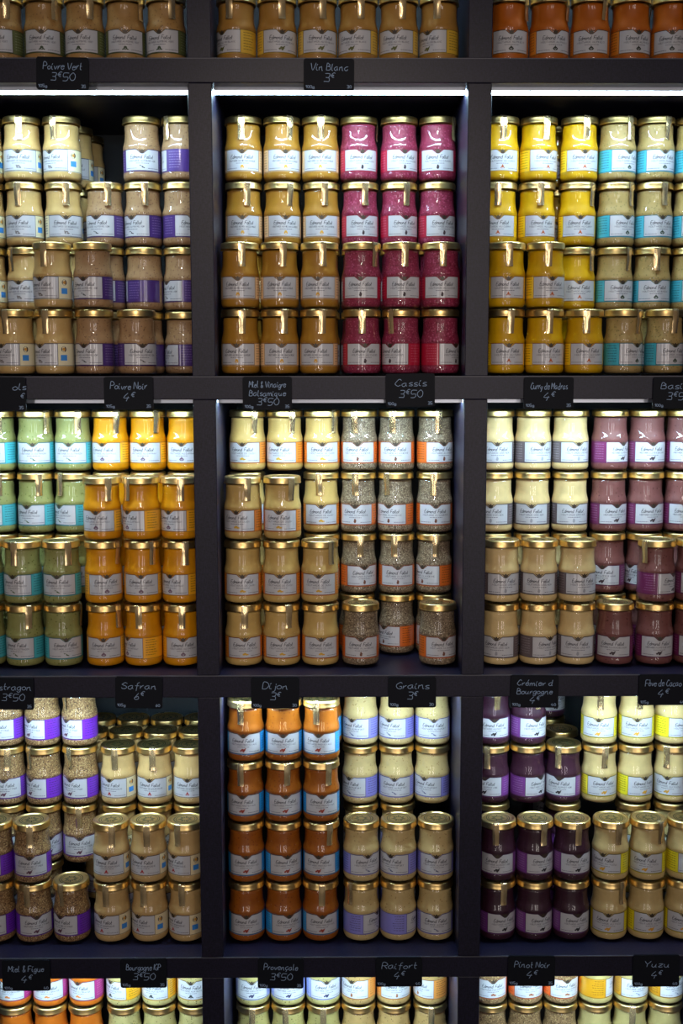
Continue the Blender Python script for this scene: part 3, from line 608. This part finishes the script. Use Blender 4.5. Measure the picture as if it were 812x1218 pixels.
def gather(cell):
    k, (fa, fb), lines, _ = cell
    js = []
    for layer, row, items in lines:
        for key, px, lab, seal in items: js.append(jar_px(key, px, k, layer, row, lab, seal))
    # jars below a stacked jar carry it: complete every stack down to the shelf
    have = {}
    for j in js: have.setdefault((j[6], j[7]), []).append(j)
    for layer in (3, 2, 1):
        for j in [q for q in js if q[6] == layer]:
            below = [q for q in js if q[6] == layer - 1 and math.hypot(q[1] - j[1], q[2] - j[2]) < 0.034]
            same_row = [q for q in js if q[6] == layer - 1 and q[7] == j[7] and abs(q[1] - j[1]) < 0.049]
            if not below and not same_row:
                js.append((j[0], j[1] + random.uniform(-.002, .002), j[2], j[3] - H, random.uniform(-40, 40), None, layer - 1, j[7]))
    return js
def spread(js, x0, x1):
    """keep neighbours of one row and layer from cutting into each other or the uprights"""
    out = []
    groups = {}
    for j in js: groups.setdefault((j[6], j[7]), []).append(list(j))
    for gk, g_ in groups.items():
        g_.sort(key=lambda q: q[1])
        for _ in range(60):
            for a, b in zip(g_[:-1], g_[1:]):
                d = b[1] - a[1]
                if d < 0.0494: e = (0.0494 - d) / 2; a[1] -= e; b[1] += e
            for q in g_: q[1] = max(x0 + 0.0252, min(x1 - 0.0252, q[1]))
        out += g_
    return out

POS = {1: ['the only stack'], 2: None}
cellno = {}
for ci, cell in enumerate(CELLS):
    k, (fa, fb), lines, _ = cell
    col = {0: 0, 1: 1, 2: 2}[ci % 3]
    js = spread(gather(cell), XU[col] + T / 2, XU[col + 1] - T / 2)
    groups = {}
    for j in js: groups.setdefault((j[0], j[6], j[7]), []).append(j)
    for (key, layer, row), g_ in groups.items():
        g_.sort(key=lambda q: q[1], reverse=(key == fa))       # nearest to the other flavour first
        other = FM[fb if key == fa else fa]['short']
        for i, j in enumerate(g_):
            if len(g_) == 1: pos = ''
            else:
                pos = ', nearest the %s jars' % other if i == 0 else (', farthest from the %s jars' % other if i == len(g_) - 1 else ', ' + ['', 'second', 'third', 'fourth'][i] + ' from the %s jars' % other)
            d = FM[key]['desc'].split(' with ')[0] if len(pos.split()) > 3 else FM[key]['desc']
            lab = '%s, %s, %s%s' % (d, LAYER[layer], DROW[row], pos)
            jar(key, j[1], j[2], j[3], j[4], j[5], lab, FM[key]['desc'].split(' jar')[0] + ' jars')
# top shelf: one flavour in each compartment
ORD = ['first', 'second', 'third', 'fourth', 'fifth', 'sixth']
for key, cols, ref, rev in (
    ('poivre_vert', [(5, -17, 25), (53, 5, 45), (101.5, -8, 28), (149.5, 8, 60), (197, -13, 25)], 'golden white-wine', True),
    ('vin_blanc', [(283, -41, -16), (331, 18, 18), (378, 13, 17), (425, -19, 8), (472, -14, 9), (520, -40, -11)], 'olive-banded pepper', False),
    ('piment', [(606, 0, 55), (651, 9, 58), (701, -7, 36), (749.7, 12, 85), (796, -10, 30)], 'golden white-wine', False)):
    js = [jar_px(key, px, 0, 0, 0, lab, seal, -0.006) for px, lab, seal in cols]
    c = {'poivre_vert': 0, 'vin_blanc': 1, 'piment': 2}[key]
    js = spread(js, XU[c] + T / 2, XU[c + 1] - T / 2); js.sort(key=lambda q: q[1], reverse=rev)
    for i, j in enumerate(js):
        d = FM[key]['desc'].split(' with ')[0]
        jar(key, j[1], j[2], j[3], j[4], j[5], '%s on the topmost shelf, %s from the %s jars' % (d, ORD[i], ref), FM[key]['desc'].split(' jar')[0] + ' jars')

for k in range(-1, 4):
    for c in range(3):
        if k == -1: what = ['olive-banded pepper', 'golden white-wine', 'deep orange'][c] + ' jars of the topmost shelf'
        else:
            fa, fb = CELLS[k * 3 + c][1]; what = '%s and %s jars' % (FM[fa]['short'], FM[fb]['short'])
        led(k, c, 'white LED strip under the shelf above the ' + what)

# ------------------------------------------------------------------ chalk price signs
def rounded(w, h, r, n=5):
    pts = []
    for cx, cz, a0 in ((w / 2 - r, h / 2 - r, 0), (-w / 2 + r, h / 2 - r, 90), (-w / 2 + r, -h / 2 + r, 180), (w / 2 - r, -h / 2 + r, 270)):
        for i in range(n + 1):
            a = math.radians(a0 + 90 * i / n); pts.append((cx + r * math.cos(a), cz + r * math.sin(a)))
    return pts
def sign(k, x0, x1, y0, y1, lines, tilt=0.0, corner=('100g', '35'), said=None):
    yf = -0.0035
    cx, cyp = (x0 + x1) / 2, (y0 + y1) / 2
    z = px_z(cyp, yf, 0.0); x = px_x(cx, yf, z)
    w = px_x(x1, yf, z) - px_x(x0, yf, z); h = px_z(y0, yf, x) - px_z(y1, yf, x)
    e = bpy.data.objects.new('price_sign', None); COL.objects.link(e); e.location = (x, 0, z); e.rotation_euler = (0, math.radians(tilt), 0)
    tag(e, 'black chalk price sign reading ' + said, 'sign', 'price signs on the shelf edges')
    b = MB(); pts = rounded(w, h, 0.003); n = len(pts)
    b.add([(p[0], -0.0032, p[1]) for p in pts] + [(p[0], -0.0006, p[1]) for p in pts],
          [tuple(reversed(range(n))), tuple(range(n, 2 * n))] + [(i, (i + 1) % n, n + (i + 1) % n, n + i) for i in range(n)])
    for i in range(len(b.f)): b.f[i] = b.f[i][::-1]
    card = link('card', b.mesh('card', [M_SLATE]), e)
    # hook that holds the card on the board edge
    t = MB()
    place = lambda u, v: (u, -0.00345, v)
    nl = len(lines)
    hts = {1: [0.0085], 2: [0.0080, 0.0084], 3: [0.0072, 0.0068, 0.0078]}[nl]
    base = {2: [0.0050, -0.0085], 3: [0.0072, -0.0030, -0.0140]}[nl]
    for s, ht, bs in zip(lines, hts, base):
        off = 0.0
        if isinstance(s, tuple): s, off = s
        st = fit(s, ht, w * 0.74, slant=0.22, gap=1.5, jitter=0.35)
        ribbons(t, shift(st, off, bs * h / 0.040), 0.0006, place)
    if corner[0]: ribbons(t, shift(fit(corner[0], 0.0032, 0.011), -w / 2 + 0.0075, -h / 2 + 0.0026), 0.0005, place)
    if corner[1]: ribbons(t, shift(fit(corner[1], 0.0032, 0.006), w / 2 - 0.0058, -h / 2 + 0.0026), 0.0005, place)
    link('chalk_lettering', t.mesh('chalk_lettering', [M_CHALK]), e)
sign(0, 43, 105, 68, 107, ['Poivre Vert', '3€50'], 1.2, ('105g', '35'), 'Poivre Vert 3€50')
sign(0, 361, 421, 69.5, 107.5, ['Vin Blanc', '3€'], 0.2, ('100g', '30'), 'Vin Blanc 3€')
sign(1, -30, 30.5, 448, 488.5, [('ols', 0.023), ('€', 0.026)], 0.3, ('100g', '35'), 'ols, beside the cream jars')
sign(1, 123.5, 182, 448, 487, ['Poivre Noir', '4€'], 0, ('105g', '35'), 'Poivre Noir 4€')
sign(1, 288.5, 347, 448, 487.5, ['Miel & Vinaigre', 'Balsamique', '3€50'], 0, ('100g', '35'), 'Miel & Vinaigre Balsamique 3€50')
sign(1, 458.5, 517, 444.5, 484, ['Cassis', '3€50'], -0.8, ('100g', '35'), 'Cassis 3€50')
sign(1, 623, 682, 449, 486.5, ['Curry de Madras', '4€'], 0, ('105g', '35'), 'Curry de Madras 4€')
sign(1, 776.5, 836, 449, 486.5, ['Basilic', '3€50'], 0, ('100g', '35'), 'Basilic 3€50')
sign(2, -20, 40, 805.5, 843, [('Estragon', 0.005), ('3€50', 0.005)], 0.6, ('100g', '35'), 'Estragon 3€50')
sign(2, 137, 193, 804.5, 842, ['Safran', '6€'], 1.0, ('105g', '60'), 'Safran 6€')
sign(2, 298.5, 355.5, 805.5, 842.5, ['Dijon', '3€'], 0, ('100g', '30'), 'Dijon 3€')
sign(2, 461.5, 518.5, 805.5, 842, ['Grains', '3€'], 0, ('100g', '30'), 'Grains 3€')
sign(2, 607, 664, 804, 842.5, ['Crémier d', 'Bourgogne', '4€'], 0.6, ('100g', '40'), 'Crémier de Bourgogne 4€')
sign(2, 759.5, 817, 803.5, 840, ['Fève de Cacao', '4€'], 0, ('105g', '40'), 'Fève de Cacao 4€')
sign(3, 2.5, 59.5, 1140.5, 1177, ['Miel & Figue', '4€'], 0, ('100g', '40'), 'Miel & Figue 4€')
sign(3, 143, 198, 1140, 1174, ['Bourgogne IGP', '3€50'], 0, ('105g', '35'), 'Bourgogne IGP 3€50')
sign(3, 306.5, 361, 1140, 1175.5, ['Provençale', '3€50'], 0.8, ('100g', '35'), 'Provençale 3€50')
sign(3, 446.5, 502, 1139.5, 1174, ['Raifort', '4€'], 0, ('100g', '40'), 'Raifort 4€')
sign(3, 604, 660, 1138.5, 1174, ['Pinot Noir', '4€'], 0.6, ('105g', '35'), 'Pinot Noir 4€')
sign(3, 752.5, 808, 1138, 1175.5, ['Yuzu', '4€'], 0, ('100g', '40'), 'Yuzu 4€')
print('jars', len(JARS))
